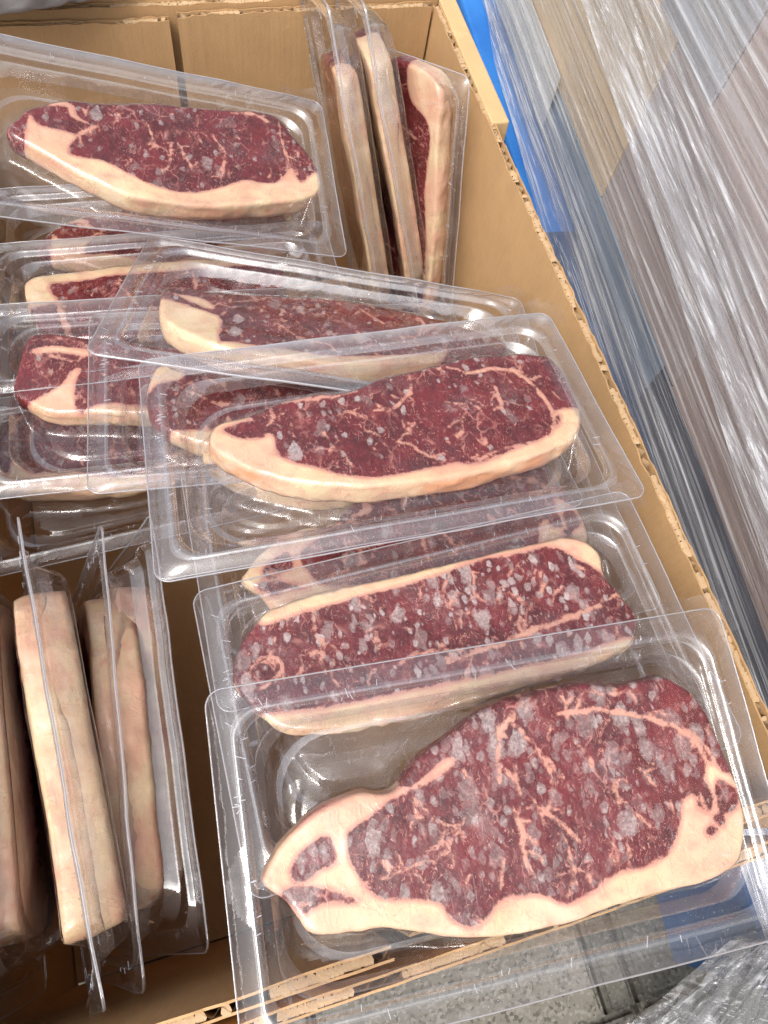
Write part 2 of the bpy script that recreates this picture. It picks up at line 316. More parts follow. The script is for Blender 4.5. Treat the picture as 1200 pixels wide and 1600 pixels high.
STEAK={
 'A':{"o":[[-103.7,-6.4],[-98.7,0.3],[-93.7,5.7],[-80.1,14.6],[-61.2,18.5],[-47.5,16.4],[-35.5,25.9],[-19.9,34.1],[-1.1,42.0],[20.1,44.7],[43.0,45.6],[59.1,41.8],[71.7,42.0],[82.8,41.9],[93.4,34.4],[99.6,22.9],[102.0,9.9],[103.8,-1.4],[104.8,-12.4],[102.6,-27.9],[94.1,-39.6],[77.6,-43.4],[58.3,-43.2],[33.3,-44.2],[18.6,-46.0],[-2.2,-45.9],[-24.6,-43.3],[-46.9,-36.3],[-59.2,-32.5],[-74.2,-31.0],[-86.4,-28.7],[-91.1,-23.2],[-95.0,-15.5],[-100.8,-10.2]],"fat":[[[-105.7,-6.4],[-93.9,7.6],[-60.8,20.9],[-46.5,17.7],[-37.0,17.7],[-24.6,24.5],[-19.9,25.7],[-20.2,21.6],[-37.3,16.0],[-48.6,13.6],[-58.9,8.1],[-67.3,4.9],[-68.8,-4.4],[-66.3,-10.2],[-63.1,-17.4],[-57.3,-21.8],[-47.2,-23.7],[-34.9,-28.5],[-32.7,-33.4],[-26.8,-38.4],[-20.4,-38.8],[-14.6,-34.4],[-8.0,-31.4],[7.5,-33.9],[16.2,-38.8],[29.6,-36.2],[40.0,-31.9],[54.1,-31.9],[66.5,-28.1],[73.3,-19.6],[77.2,-10.4],[83.7,-8.5],[83.5,-14.2],[89.5,-17.0],[91.7,-9.9],[90.0,-3.0],[94.4,3.0],[99.8,-2.0],[109.8,-10.6],[106.2,-31.2],[94.6,-43.0],[58.6,-47.0],[17.8,-49.4],[-25.2,-46.1],[-89.3,-31.4],[-106.0,-8.7]]],"lean":[[[-91.9,-7.4],[-90.1,-1.4],[-82.3,3.4],[-75.4,4.5],[-73.8,-5.3],[-80.1,-6.5],[-84.1,-9.0],[-88.8,-10.3]],[[-96.4,-11.1],[-84.0,-12.2],[-67.5,-20.7],[-82.4,-18.6],[-88.4,-21.4],[-94.1,-16.2]],[[95.8,-4.8],[103.4,-10.8],[101.2,-17.6],[93.9,-18.8],[93.2,-12.9]],[[91.1,-17.8],[95.1,-19.1],[92.9,-23.9],[89.3,-20.6]],[[87.2,-22.3],[90.4,-24.0],[86.4,-26.8],[84.7,-24.4]]],"seams":[[[[9.9,39.0],[4.1,32.5],[-0.1,22.6],[-1.8,12.0]],1.52],[[[9.0,34.9],[20.1,19.1],[26.9,8.3]],0.69],[[[2.3,1.0],[3.5,-8.8],[3.2,-18.6],[5.3,-26.9]],1.25],[[[-18.8,0.5],[-26.4,-6.9],[-32.2,-11.7],[-42.5,-12.5]],0.69],[[[12.7,0.1],[21.9,-9.8],[28.8,-19.2]],0.83],[[[29.7,34.6],[47.5,33.2],[63.3,28.8],[81.3,20.5],[89.9,12.1],[93.6,0.4]],1.39],[[[42.6,43.7],[53.7,39.1],[66.1,39.0]],0.69],[[[47.2,3.0],[49.6,-4.8]],0.83],[[[84.7,21.3],[94.0,9.9],[99.0,-4.6]],0.69],[[[-40.5,13.4],[-26.7,-0.5],[-18.8,0.5]],0.35],[[[61.7,6.2],[68.0,-4.2]],0.55],[[[19.7,-6.8],[22.3,-19.9],[22.1,-32.2]],0.42],[[[-66.6,-15.5],[-50.7,-14.0],[-31.7,-11.8]],0.28]]},
 'C':{"o":[[-86.5,9.8],[-81.9,19.6],[-68.0,21.8],[-61.2,23.7],[-50.6,28.1],[-26.4,30.1],[-11.1,28.7],[10.0,35.9],[40.3,40.4],[67.3,42.7],[100.7,38.9],[109.2,30.6],[110.8,15.2],[109.4,-2.4],[106.3,-12.6],[98.0,-22.3],[78.5,-29.9],[60.0,-33.0],[38.7,-35.5],[12.0,-35.9],[-10.4,-34.7],[-31.7,-30.5],[-52.2,-22.6],[-69.4,-12.1],[-81.9,0.1]],"fat":[[[-90.4,9.2],[-82.6,22.8],[-67.9,23.2],[-62.8,16.9],[-63.3,9.2],[-54.6,6.7],[-53.0,-7.9],[-35.8,-19.0],[-18.4,-27.6],[0.6,-29.7],[27.7,-27.6],[43.9,-29.9],[59.0,-25.7],[82.2,-20.2],[91.6,-9.8],[95.8,-3.7],[113.1,-6.9],[107.7,-28.5],[56.2,-43.8],[-9.5,-44.6],[-67.8,-23.4],[-91.2,1.1]]],"lean":[[[-78.5,16.4],[-63.3,17.9],[-59.1,6.7],[-69.2,7.7],[-75.8,11.5]],[[93.5,-7.9],[96.5,-7.5],[93.5,-13.4],[89.5,-14.4]],[[86.7,-13.0],[89.1,-15.2],[85.2,-19.8],[83.2,-17.7]]],"seams":[[[[24.1,34.8],[23.2,28.6],[18.1,20.0],[5.8,11.7]],0.97],[[[45.3,38.5],[55.9,30.5],[69.2,31.2],[81.7,28.9],[87.7,19.4],[91.9,7.4],[93.1,-3.2],[91.8,-12.1]],1.61],[[[67.5,18.2],[67.2,8.6],[67.1,0.7]],0.97],[[[45.3,1.1],[40.7,-7.0],[35.6,-14.8]],0.97],[[[5.8,-9.1],[14.4,-15.0],[24.7,-26.2]],0.8],[[[77.7,-22.8],[59.7,-23.7],[42.8,-28.0]],0.8],[[[-50.4,29.0],[-37.1,27.9],[-20.3,26.2],[-6.0,28.2]],0.97],[[[-14.2,14.5],[-8.8,15.7]],0.48]]},
 'B':{"o":[[-105.2,29.6],[-101.2,38.7],[-92.1,48.6],[-79.8,54.7],[-50.3,56.2],[-10.6,54.7],[17.2,54.8],[38.5,54.8],[60.1,54.2],[74.6,53.5],[83.5,49.8],[89.4,40.0],[87.4,29.4],[90.7,17.7],[93.8,4.5],[89.6,-4.7],[80.6,-10.1],[59.1,-13.5],[26.4,-14.3],[-6.3,-14.1],[-40.6,-12.5],[-70.3,-9.0],[-89.6,-2.5],[-98.2,5.8],[-102.5,13.6],[-106.0,21.2]],"fat":[[[-89.1,47.8],[-79.3,56.9],[-9.6,58.0],[75.9,56.6],[93.5,40.8],[88.1,28.5],[84.1,32.1],[76.5,40.3],[65.7,49.8],[44.2,50.8],[30.5,52.4],[16.0,51.4],[5.1,49.9],[-12.2,49.4],[-45.6,49.1],[-68.5,48.3],[-78.2,47.5]],[[-106.2,2.7],[-107.4,8.3],[-93.7,5.8],[-64.6,1.3],[-40.2,-0.5],[-9.0,-2.7],[10.2,-4.2],[33.5,-4.7],[57.1,-6.1],[84.1,-4.9],[93.9,-10.9],[58.3,-27.4],[-49.8,-33.3],[-95.0,-26.1]]],"lean":[],"seams":[[[[88.3,16.6],[64.7,12.2],[39.4,10.4],[21.5,8.4],[9.4,7.7],[-6.1,6.0]],1.46],[[[-64.4,36.3],[-61.7,30.7],[-66.1,22.2]],1.3],[[[19.3,50.6],[20.2,43.2],[15.2,33.9]],0.65],[[[-37.7,8.2],[-23.1,13.9],[-4.1,12.0],[9.4,7.7]],0.65],[[[-99.8,26.6],[-91.0,32.1],[-83.0,26.8],[-87.8,18.7]],1.14],[[[8.5,49.8],[1.0,37.6],[7.2,25.7]],0.49]]},
 'D':{"o":[[-96.5,-3.7],[-97.6,11.2],[-92.8,21.0],[-73.3,22.4],[-48.6,28.9],[-4.0,41.6],[27.5,41.7],[67.1,34.5],[90.4,26.0],[101.0,15.5],[94.9,-1.1],[78.0,-16.5],[40.8,-33.6],[6.5,-46.3],[-26.3,-49.4],[-48.8,-49.6],[-65.5,-45.2],[-84.1,-31.4],[-92.3,-20.4]],"fat":[[[-99.6,-4.8],[-95.7,2.6],[-72.1,-6.5],[-62.3,-14.1],[-60.8,-34.1],[-60.4,-53.0],[-92.5,-37.4]],[[-59.9,-55.9],[-57.8,-42.9],[-33.8,-40.2],[-0.6,-37.0],[41.1,-23.7],[63.6,-11.7],[40.2,-49.4],[-25.2,-61.0]],[[-91.1,12.0],[-74.8,9.9],[-66.5,-2.4],[-73.5,-1.8],[-84.7,6.4]]],"lean":[],"seams":[[[[-65.5,7.0],[-47.5,19.6],[-37.7,31.2]],0.79],[[[43.6,44.8],[50.5,22.6],[41.6,-9.8]],0.79],[[[-34.0,-4.9],[-18.6,-21.2],[-1.2,-22.7]],0.79],[[[11.8,33.8],[27.2,15.1]],0.6]]},
 'T':{"o":[[-83.4,-1.5],[-78.1,8.2],[-72.3,16.1],[-52.8,27.9],[-30.6,32.2],[4.6,39.8],[33.6,44.5],[73.3,51.9],[85.6,48.0],[94.9,32.8],[105.7,15.2],[108.3,-1.2],[105.5,-12.8],[92.2,-21.8],[69.7,-29.1],[35.8,-37.3],[8.2,-40.2],[-17.9,-38.7],[-35.8,-31.0],[-53.3,-22.0],[-70.4,-12.2],[-80.6,-6.7]],"fat":[[[-72.3,11.1],[-66.4,5.1],[-46.6,2.3],[-48.9,-5.8],[-50.4,-12.6],[-44.4,-14.7],[-31.8,-14.4],[-17.3,-21.4],[-2.6,-28.4],[16.6,-29.7],[39.1,-21.3],[54.3,-13.0],[75.9,-10.3],[88.6,4.8],[94.0,-6.8],[106.7,4.1],[116.3,-10.7],[77.2,-39.2],[19.1,-51.6],[-25.4,-47.3],[-67.0,-26.8],[-73.8,-11.5]],[[-61.8,21.4],[-51.1,22.6],[-49.3,15.9],[-38.5,13.4],[-45.7,17.8],[-47.4,25.2],[-54.6,26.9]]],"lean":[],"seams":[[[[10.9,9.5],[8.7,-3.1],[6.5,-13.9]],0.98],[[[13.0,11.0],[17.7,1.5],[21.8,-9.2]],0.98],[[[-34.8,12.8],[-42.3,5.8],[-46.6,2.3]],1.56],[[[84.3,48.8],[84.6,30.4],[88.6,4.8]],0.98],[[[-6.1,22.4],[-2.5,15.3],[0.8,2.9]],0.59],[[[36.1,21.8],[43.4,7.1],[39.2,-20.2]],0.78],[[[50.7,44.9],[68.4,47.7],[81.2,41.1]],1.17]]},
 'H':{"o":[[-98.6,9.6],[-95.9,23.5],[-93.1,37.8],[-88.0,45.3],[-76.8,46.3],[-54.2,40.2],[-16.1,30.5],[27.0,23.9],[58.3,13.2],[64.3,-2.5],[50.4,-15.8],[18.4,-21.8],[-19.4,-21.3],[-56.9,-15.7],[-75.5,-13.6],[-88.6,-5.4],[-97.8,2.5]],"fat":[[[-87.9,-3.2],[-77.1,2.6],[-69.8,8.9],[-65.3,16.6],[-59.3,17.4],[-63.3,5.9],[-62.9,-12.8],[-57.0,-20.2],[-73.7,-18.3],[-89.6,-9.8]],[[-57.0,-20.2],[-48.3,-9.8],[-11.6,-16.2],[42.6,-14.9],[53.1,-25.7],[2.3,-31.6]],[[-88.7,34.9],[-73.1,35.9],[-54.5,30.2],[-54.6,26.2],[-73.2,31.0],[-86.1,31.2]]],"lean":[],"seams":[[[[-84.3,29.6],[-69.5,25.7],[-60.4,19.0]],0.75],[[[-88.7,41.4],[-69.3,40.6],[-54.3,35.2]],0.56]]},
 'G':{"o":[[-91.9,25.3],[-87.3,34.2],[-66.9,38.0],[-24.8,39.1],[27.4,39.1],[75.2,26.1],[79.3,8.7],[64.7,-15.0],[25.0,-27.8],[-27.8,-28.9],[-63.0,-25.5],[-78.6,-15.8],[-87.5,3.2]],"fat":[[[-95.1,25.7],[-87.4,40.7],[-24.5,45.8],[27.7,42.5],[75.7,29.5],[26.4,29.1],[-25.2,29.2],[-66.9,28.3],[-77.0,23.3],[-70.9,10.0],[-82.8,5.6],[-90.7,6.7]]],"lean":[],"seams":[[[[-70.9,10.0],[-66.9,-8.7],[-63.0,-25.5]],2.49],[[[-33.9,23.9],[-18.5,-3.4]],1.04],[[[17.5,26.9],[19.1,-2.4],[9.0,-22.5]],1.24]]},
 'E':{"o":[[-85.5,-12.7],[-82.1,4.5],[-73.8,11.1],[-48.8,8.1],[-3.8,0.9],[55.8,-2.1],[98.7,1.4],[108.4,-10.6],[88.9,-35.6],[45.2,-51.5],[-11.7,-57.5],[-50.2,-53.6],[-73.5,-42.1],[-83.3,-29.7]],"fat":[[[-85.4,-10.3],[-82.0,7.0],[-73.7,14.2],[-63.5,10.3],[-66.1,-1.9],[-77.0,-3.5]],[[-73.5,-42.1],[-49.2,-42.2],[-10.5,-48.4],[47.3,-41.9],[99.8,-26.1],[84.9,-50.5],[-12.6,-64.2],[-64.0,-54.4]]],"lean":[],"seams":[[[[-61.3,-12.3],[-44.1,-23.7],[-25.4,-20.4]],1.13],[[[-15.6,-0.8],[-10.6,-21.7],[-17.4,-45.4]],0.95],[[[38.8,-5.1],[26.3,-30.0]],0.95]]},
}

# ------------------------------------------------------------------ pavement
m_gr = mat_concrete('ground_grit', (0.10, 0.095, 0.08), (0.15, 0.14, 0.12), (0.22, 0.21, 0.19))
m_pv = mat_concrete('paver_concrete', (0.125, 0.118, 0.098), (0.175, 0.165, 0.14), (0.26, 0.25, 0.22))
m_pd = mat_concrete('paver_dark', (0.085, 0.085, 0.075), (0.12, 0.118, 0.105), (0.18, 0.175, 0.165))
m_ms = mat_concrete('paver_mossy', (0.135, 0.120, 0.050), (0.18, 0.16, 0.075), (0.24, 0.22, 0.13))
g = MB(); g.v = [(-60,-60,-0.012),(60,-60,-0.012),(60,60,-0.012),(-60,60,-0.012)]; g.f = [(0,1,2,3)]
ground = g.build('pavement', m_gr); tag(ground, 'grey speckled concrete block pavement under the carton', 'pavement', kind='structure')
_pm = {}
def paver(x0, y0, sx, sy, mat):
    key = (round(sx, 3), round(sy, 3), mat.name)
    if key not in _pm:
        b = bmesh.new(); bmesh.ops.create_cube(b, size=1.0)
        bmesh.ops.scale(b, vec=(sx, sy, 0.05), verts=b.verts)
        bmesh.ops.bevel(b, geom=[e for e in b.edges if all(v.co.z > 0 for v in e.verts)], offset=0.004, segments=2, affect='EDGES')
        me = bpy.data.meshes.new('paver'); b.to_mesh(me); b.free(); _pm[key] = me
    o = link('paver', _pm[key], ground, [mat])
    o.location = (x0 + sx/2, y0 + sy/2, -0.025 + random.uniform(-0.002, 0.0005)); o.rotation_euler = (random.uniform(-.006,.006), random.uniform(-.006,.006), random.uniform(-.004,.004))
    return o
# rows in front of the carton
for r_ in range(4):
    y1 = -0.004 - r_ * 0.103 - 0.0
    if r_ == 0: xs = [(-0.24, 0.196), (-0.04, 0.215), (0.179, 0.024), (0.207, 0.196), (0.407, 0.196)]
    else: xs = [(-0.30 + 0.1 * (r_ % 2) + k * 0.202, 0.198) for k in range(5)]
    for k, (x0, sx) in enumerate(xs):
        paver(x0, y1 - 0.127 if r_ == 0 else y1 - 0.124, sx, 0.124 if r_ == 0 else 0.100, m_pd if sx < 0.05 or (r_ * 3 + k) % 5 == 3 else m_pv)
for r_ in range(7):                                    # seen between carton and wrapped load, far side
    for k in range(3): paver(0.215 + k * 0.1, 0.66 + r_ * 0.2, 0.097, 0.197, m_ms if (r_ + k) % 3 else m_pd)

# ------------------------------------------------------------------ cardboard carton
RIM = 0.300
box = empty('cardboard_box', (0.0, 0.306, 0.0))
tag(box, 'open brown corrugated cardboard carton packed with trays of steak', 'cardboard box')
def local(o):  # children of the carton are modelled in world coordinates
    o.location = -Vector(box.location) + o.location; return o
def board(name, p0, p1, nrm, z0, z1, th, parent=box, pitch=0.0078, mat=None, lean=0.0, rag=0.0013, ztilt=0.0, label=None):
    """corrugated board: two liners and a wavy flute between, open along the top edge"""
    p0 = np.array(p0, float); p1 = np.array(p1, float); L = np.linalg.norm(p1 - p0); u = (p1 - p0) / L; nn = np.array(nrm, float)
    n = max(2, int(L / 0.004)); v = []; f = []
    def P(s, off, z, ln=1.0):
        q = p0 + u * s + nn * (off + lean * (z - z0) / (z1 - z0)); return (q[0], q[1], z)
    for (a, b_) in ((0.0, 0.0011), (th - 0.0011, th)):
        for i in range(n):
            s0, s1 = L * i / n, L * (i + 1) / n
        base = len(v)
        for i in range(n + 1):
            s = L * i / n; zt = z1 + ztilt * (i / n) + rag * float(vnoise(s * 160, a * 900 + p0[0] * 31, p0[1] * 17)) + 0.6 * rag * float(vnoise(s * 45, 3.3, a * 100))
            wob = 0.0006 * float(vnoise(s * 30, 7.7, p0[0] * 9 + a * 500))
            v += [P(s, a + wob, z0), P(s, a + wob, zt - 0.010), P(s, a + wob, zt), P(s, b_ + wob, zt - 0.0003), P(s, b_ + wob, z0)]
        for i in range(n):
            for k in range(4): f.append((base + i*5 + k, base + (i+1)*5 + k, base + (i+1)*5 + k+1, base + i*5 + k+1))
        f.append(tuple(base + k for k in range(5))); f.append(tuple(base + n*5 + k for k in (4,3,2,1,0)))
    o1 = local(link(name, mesh(name, v, f, False), parent, [mat or MT['kraft_in']]))
    if label: o1['label'] = label
    m = int(L / pitch * 8); base = 0; v = []; f = []
    for i in range(m + 1):
        s = L * i / m; ph = 2 * math.pi * s / pitch + 1.9 * float(vnoise(s * 40, 1.7, p0[1]))
        off = th / 2 + (th / 2 - 0.0012) * math.sin(ph) * (0.75 + 0.3 * float(vnoise(s * 70, 4.4, p0[0]))); zt = z1 + ztilt * (i / m) - 0.0006 + 0.0012 * float(vnoise(s * 90, 9.1, p0[0] * 5))
        v += [P(s, off, zt), P(s, off, zt - 0.022)]
    for i in range(m): f.append((2*i, 2*i+2, 2*i+3, 2*i+1))
    # crushed paper bridging the flutes here and there
    s0 = 0.0
    while s0 < L - 0.004:
        wd = 0.0014 + 0.0034 * random.random() ** 1.5; s1 = s0 + wd
        if float(vnoise(s0 * 75, p0[1] * 7 + 1.5, p0[0] * 13)) + 0.5 * float(vnoise(s0 * 240, 2.5, p0[0])) > -0.12:
            base = len(v); dz = 0.0006 * float(vnoise(s0 * 130, 6.6, p0[0])) - 0.0007; lo_ = th * (0.06 + 0.12 * random.random()); hi_ = th * (0.95 - 0.25 * random.random()); md = th * (0.35 + 0.3 * random.random())
            e0, e1 = wd * 0.3 * random.random(), wd * 0.3 * random.random()
            v += [P(s0 + e0, lo_, z1 + dz), P(s1 - e1, lo_, z1 + dz - 0.0004), P(s1 - e0 * 0.5, hi_, z1 + dz), P(s0 + e1 * 0.5, hi_, z1 + dz - 0.0005), P(s0 - 0.0003, md, z1 + dz + 0.0006), P(s1 + 0.0004, md, z1 + dz + 0.0004)]
            f += [(base, base + 1, base + 5, base + 4), (base + 4, base + 5, base + 2, base + 3)]
        s0 = s1 - 0.0001
    fl = link('corrugated_flute', mesh('corrugated_flute', v, f, True), o1, [MT['flute']])
    return o1
T_ = 0.0062
board('side_wall', (0.2005, -0.004, 0), (0.2005, 0.612, 0), (1, 0, 0), 0.0, RIM, T_, label='right carton wall with ragged corrugated rim')
board('side_wall', (-0.2005, 0.612, 0), (-0.2005, -0.004, 0), (-1, 0, 0), 0.0, RIM, T_)
board('end_wall', (0.2065, 0.6165, 0), (-0.2065, 0.6165, 0), (0, 1, 0), 0.0, RIM + 0.004, T_)
board('end_wall', (-0.2065, -0.0085, 0), (0.2065, -0.0085, 0), (0, -1, 0), 0.0, RIM - 0.028, T_)
# inner liners, in two halves with an upright slot between
board('liner_panel', (0.0025, 0.6075, 0), (0.1985, 0.6075, 0), (0, 1, 0), 0.012, RIM + 0.0015, T_)
board('liner_panel', (-0.1985, 0.6075, 0), (-0.0035, 0.6075, 0), (0, 1, 0), 0.012, RIM - 0.0015, T_, ztilt=0.0)
board('liner_panel', (-0.1985, 0.003, 0), (-0.0035, 0.003, 0), (0, -1, 0), 0.012, RIM - 0.001, T_, lean=-0.002)
board('liner_panel', (0.0045, 0.003, 0), (0.1985, 0.003, 0), (0, -1, 0), 0.012, RIM + 0.001, T_, lean=-0.009)
b = MB(); b.box((-0.199, 0.004, 0.004), (0.199, 0.606, 0.010)); local(b.build('carton_base', MT['kraft_in'], box))
b = MB(); b.obox((-0.205, 0.6245, RIM + 0.002), (0.41, 0, 0), (0, 0.19, -0.050), (0, 0.0015, 0.0055)); local(b.build('end_flap', MT['kraft_in'], box)); 
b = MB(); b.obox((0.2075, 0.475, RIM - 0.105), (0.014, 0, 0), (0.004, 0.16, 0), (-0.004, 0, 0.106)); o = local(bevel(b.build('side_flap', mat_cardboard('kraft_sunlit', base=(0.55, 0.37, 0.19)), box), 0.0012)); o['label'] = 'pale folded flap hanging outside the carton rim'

# ------------------------------------------------------------------ the wrapped load on its blue pallet, right of the carton
YAW = R(-6.0)
m_blue = mat_simple('blue_plastic', (0.016, 0.135, 0.46), (0.030, 0.19, 0.55), 12, 0.42, 0.0012, 90)
pal = empty('plastic_pallet', (0.242, -0.088, 0.0), (0, 0, YAW)); tag(pal, 'bright blue plastic pallet showing beside the carton, under the film wrapped cartons', 'pallet')
b = MB(); b.box((0, 0, 0.118), (0.80, 1.20, 0.148)); bevel(b.build('deck', m_blue, pal), 0.004)
for k in range(4): b = MB(); b.box((0.03, 0.06 + k * 0.30, 0.1485), (0.77, 0.09 + k * 0.30, 0.1495)); b.build('deck_rib', m_blue, pal)
for i in range(3):
    for k in range(3):
        b = MB(); b.box((0.02 + i * 0.33, 0.03 + k * 0.50, 0.0), (0.12 + i * 0.33, 0.17 + k * 0.50, 0.1175)); bevel(b.build('foot', m_blue, pal), 0.006)
b = MB(); b.box((-0.004, -0.02, 0.1497), (0.30, 0.60, 0.1506)); b.box((-0.0052, -0.02, 0.02), (-0.0042, 0.60, 0.1506)); b.build('deck_shade', mat_simple('navy_shade_sheet', (0.022, 0.060, 0.16), (0.045, 0.10, 0.22), 9, 0.4, 0.002, 40), pal)  # added dark sheet, stands in for the shade on the deck's front part
load = empty('wrapped_load', (0.262, -0.125, 0.1505), (0, 0, YAW)); tag(load, 'stack of cartons wound in streaky clear stretch film right of the carton', 'wrapped cartons')
m_c = dict(
 navy_shade=mat_simple('navy_shade_carton', (0.045, 0.06, 0.095), (0.09, 0.11, 0.15), 9, 0.55, 0.001),  # dark tone paints in the shade along the foot of the load
 brown=mat_simple('mauve_brown_carton', (0.42, 0.305, 0.265), (0.50, 0.38, 0.335), 8, 0.7, 0.001),
 taupe=mat_simple('taupe_carton', (0.45, 0.37, 0.345), (0.54, 0.455, 0.43), 8, 0.7, 0.001),
 beige=mat_simple('beige_carton', (0.72, 0.54, 0.34), (0.80, 0.62, 0.42), 8, 0.7, 0.001),
 grey=mat_simple('grey_carton', (0.36, 0.36, 0.38), (0.46, 0.46, 0.48), 8, 0.7, 0.001),
 white=mat_simple('white_sheet', (0.70, 0.69, 0.66), (0.80, 0.79, 0.76), 8, 0.6, 0.001),
 steel=mat_simple('blue_grey_carton', (0.20, 0.27, 0.36), (0.30, 0.37, 0.45), 8, 0.6, 0.001))
def carton(x, y0, y1, z0, z1, mat, d=0.3):
    b = MB(); b.box((x, y0, z0), (x + d, y1, z1)); o = bevel(b.build('carton', m_c[mat], load), 0.0012, 1); return o
rows = [(0.0, 0.050, [(-0.02, 0.16, 'navy_shade'), (0.163, 0.44, 'navy_shade'), (0.443, 0.70, 'steel'), (0.703, 1.04, 'steel')]),
        (0.052, 0.190, [(-0.02, 0.21, 'brown'), (0.213, 0.42, 'brown'), (0.423, 0.62, 'taupe'), (0.624, 1.02, 'beige')]),
        (0.193, 0.330, [(-0.02, 0.26, 'taupe'), (0.263, 0.55, 'taupe'), (0.553, 0.66, 'grey'), (0.663, 1.02, 'beige')]),
        (0.333, 0.470, [(-0.02, 0.30, 'taupe'), (0.303, 0.64, 'grey'), (0.643, 1.02, 'grey')])]
for i, (z0, z1, cs) in enumerate(rows):
    for (y0, y1, mname) in cs: carton(0.012 + 0.003 * random.random(), y0 - 0.001, y1 + 0.0012, z0 - 0.0008, z1 + 0.0012, mname)
b = MB(); b.obox((0.008, 0.76, 0.012), (0, 0.22, 0.0), (0, 0.0, 0.055), (0.0012, 0, 0)); b.build('paper_sheet', m_c['white'], load)
# film: pleated sheets round the load
m_sf = mat_film('stretch_film', haze=0.42, lo=0.10)
def film_wall(x, z0, z1, y0, y1, ny, nz, amp, seed, slope=0.0, name='stretch_film'):
    yy = np.linspace(y0, y1, ny); zz = np.linspace(z0, z1, nz); Y, Z = np.meshgrid(yy, zz)
    D = amp * (vnoise(Y * 0.9 + seed, Z * 60, seed) + 0.6 * vnoise(Y * 1.3, Z * 190 + seed, 2.0) + 0.35 * vnoise(Y * 2.0, Z * 480, seed))
    bow = -0.016 * np.clip(1 - (Z - z0) / 0.05, 0, 1) ** 2
    X = x - np.abs(D) + bow; ZZ = Z + slope * (Y - y0)
    v = np.stack([X, Y, ZZ], -1).reshape(-1, 3); f = []
    for i in range(nz - 1):
        for j in range(ny - 1): a = i * ny + j; f.append((a, a + 1, a + ny + 1, a + ny))
    return link(name, mesh(name, v, f, True), load, [m_sf])
film_wall(0.006, -0.028, 0.475, -0.025, 1.03, 70, 340, 0.0042, 1.0, -0.0)
film_wall(-0.001, 0.095, 0.150, -0.025, 1.03, 60, 60, 0.0030, 9.0, 0.09, 'film_band')
rows_ = []
for t_ in np.linspace(0, 1, 40):                        # skirt of film drawn out over the pallet deck
    y_ = -0.02 + 1.0 * t_; w_ = 0.030 * (1 - max(0, (t_ - 0.50) / 0.5) ** 1.5 * 0.75) + 0.004 * float(vnoise(t_ * 9, 2.0, 1.0))
    rows_.append([(0.004 - w_ * s_, y_, 0.034 * (1 - s_) ** 2 + 0.0022 + 0.003 * abs(float(vnoise(t_ * 5, s_ * 6, 3.0)))) for s_ in np.linspace(0, 1, 14)])
b = MB(); b.sheet(rows_); b.build('film_skirt', m_sf, load, True)
b = MB(); b.box((0.0, -0.022, 0.476), (0.33, 1.03, 0.4775)); b.build('film_top', m_sf, load)

# ------------------------------------------------------------------ steak packages
PW, PH, TD, ZT = 0.235, 0.1375, 0.0200, -0.0030        # flange size, tray depth, height of the meat above the flange
def rrect(hw, hh, r, nc=9, nl=26, ns=14):
    pts = []
    def arc(cx, cy, a0):
        for i in range(nc): a = a0 + (math.pi/2) * i / (nc - 1); pts.append((cx + r*math.cos(a), cy + r*math.sin(a)))
    def seg(a, b_, n):
        for i in range(1, n): t = i / n; pts.append((a[0] + (b_[0]-a[0])*t, a[1] + (b_[1]-a[1])*t))
    x, y = hw - r, hh - r
    arc(x, y, 0); seg((x, hh), (-x, hh), nl); arc(-x, y, math.pi/2); seg((-hw, y), (-hw, -y), ns)
    arc(-x, -y, math.pi); seg((-x, -hh), (x, -hh), nl); arc(x, -y, 1.5*math.pi); seg((hw, -y), (hw, y), ns)
    return np.array(pts)
PROF = [(0.0, 0.0, .007), (.0085, 0.0, .011), (.0091, .0006, .0115), (.0098, .0008, .012), (.0105, .0006, .0125), (.0112, -.0002, .013), (.0117, -.0016, .0135),
        (.0124, -.0028, .014), (.0135, -.0033, .0145), (.0158, -.0035, .016), (.0166, -.0039, .0165), (.0172, -.0050, .017), (.0196, -.0110, .019), (.0212, -.0160, .020),
        (.0222, -.0180, .021), (.0236, -.0194, .022), (.0256, -.0200, .024), (.0300, -.0200, .026), (.0308, -.0195, .0265), (.0318, -.0184, .027), (.0328, -.0179, .0275), (.0420, -.0179, .026), (.0600, -.0181, .008)]
def warp(x, y):                                         # thermoformed sheet is never quite flat
    return 0.0010 * vnoise(x * 14 + 3, y * 14, 2.2) + 0.0005 * vnoise(x * 45, y * 45, 5.1)
def tray_mesh():
    v = []; f = []; mi = []
    rings = []
    p0 = rrect(PW/2, PH/2, PROF[0][2])
    nP = len(p0)
    lip = np.c_[p0 * (1 + 0.0), np.full(nP, -0.0009)]
    rings.append(lip)
    for (ins, z, r) in PROF: q = rrect(PW/2 - ins, PH/2 - ins, r); rings.append(np.c_[q, np.full(nP, z)])
    for k, rg in enumerate(rings):
        rg = rg.copy(); rg[:, 2] += warp(rg[:, 0], rg[:, 1])
        v += rg.tolist()
    for k in range(len(rings) - 1):
        for i in range(nP): j = (i + 1) % nP; f.append((k*nP + i, k*nP + j, (k+1)*nP + j, (k+1)*nP + i)); mi.append(1 if k == 0 else 3 if k == 1 else (2 if 2 <= k <= 7 or k in (11, 12, 16) else 0))
    f.append(tuple(range((len(rings)-1)*nP, len(rings)*nP))); mi.append(0)
    v = np.array(v); v[:, 2] += TD
    return mesh('tray', v, f, True, mi)
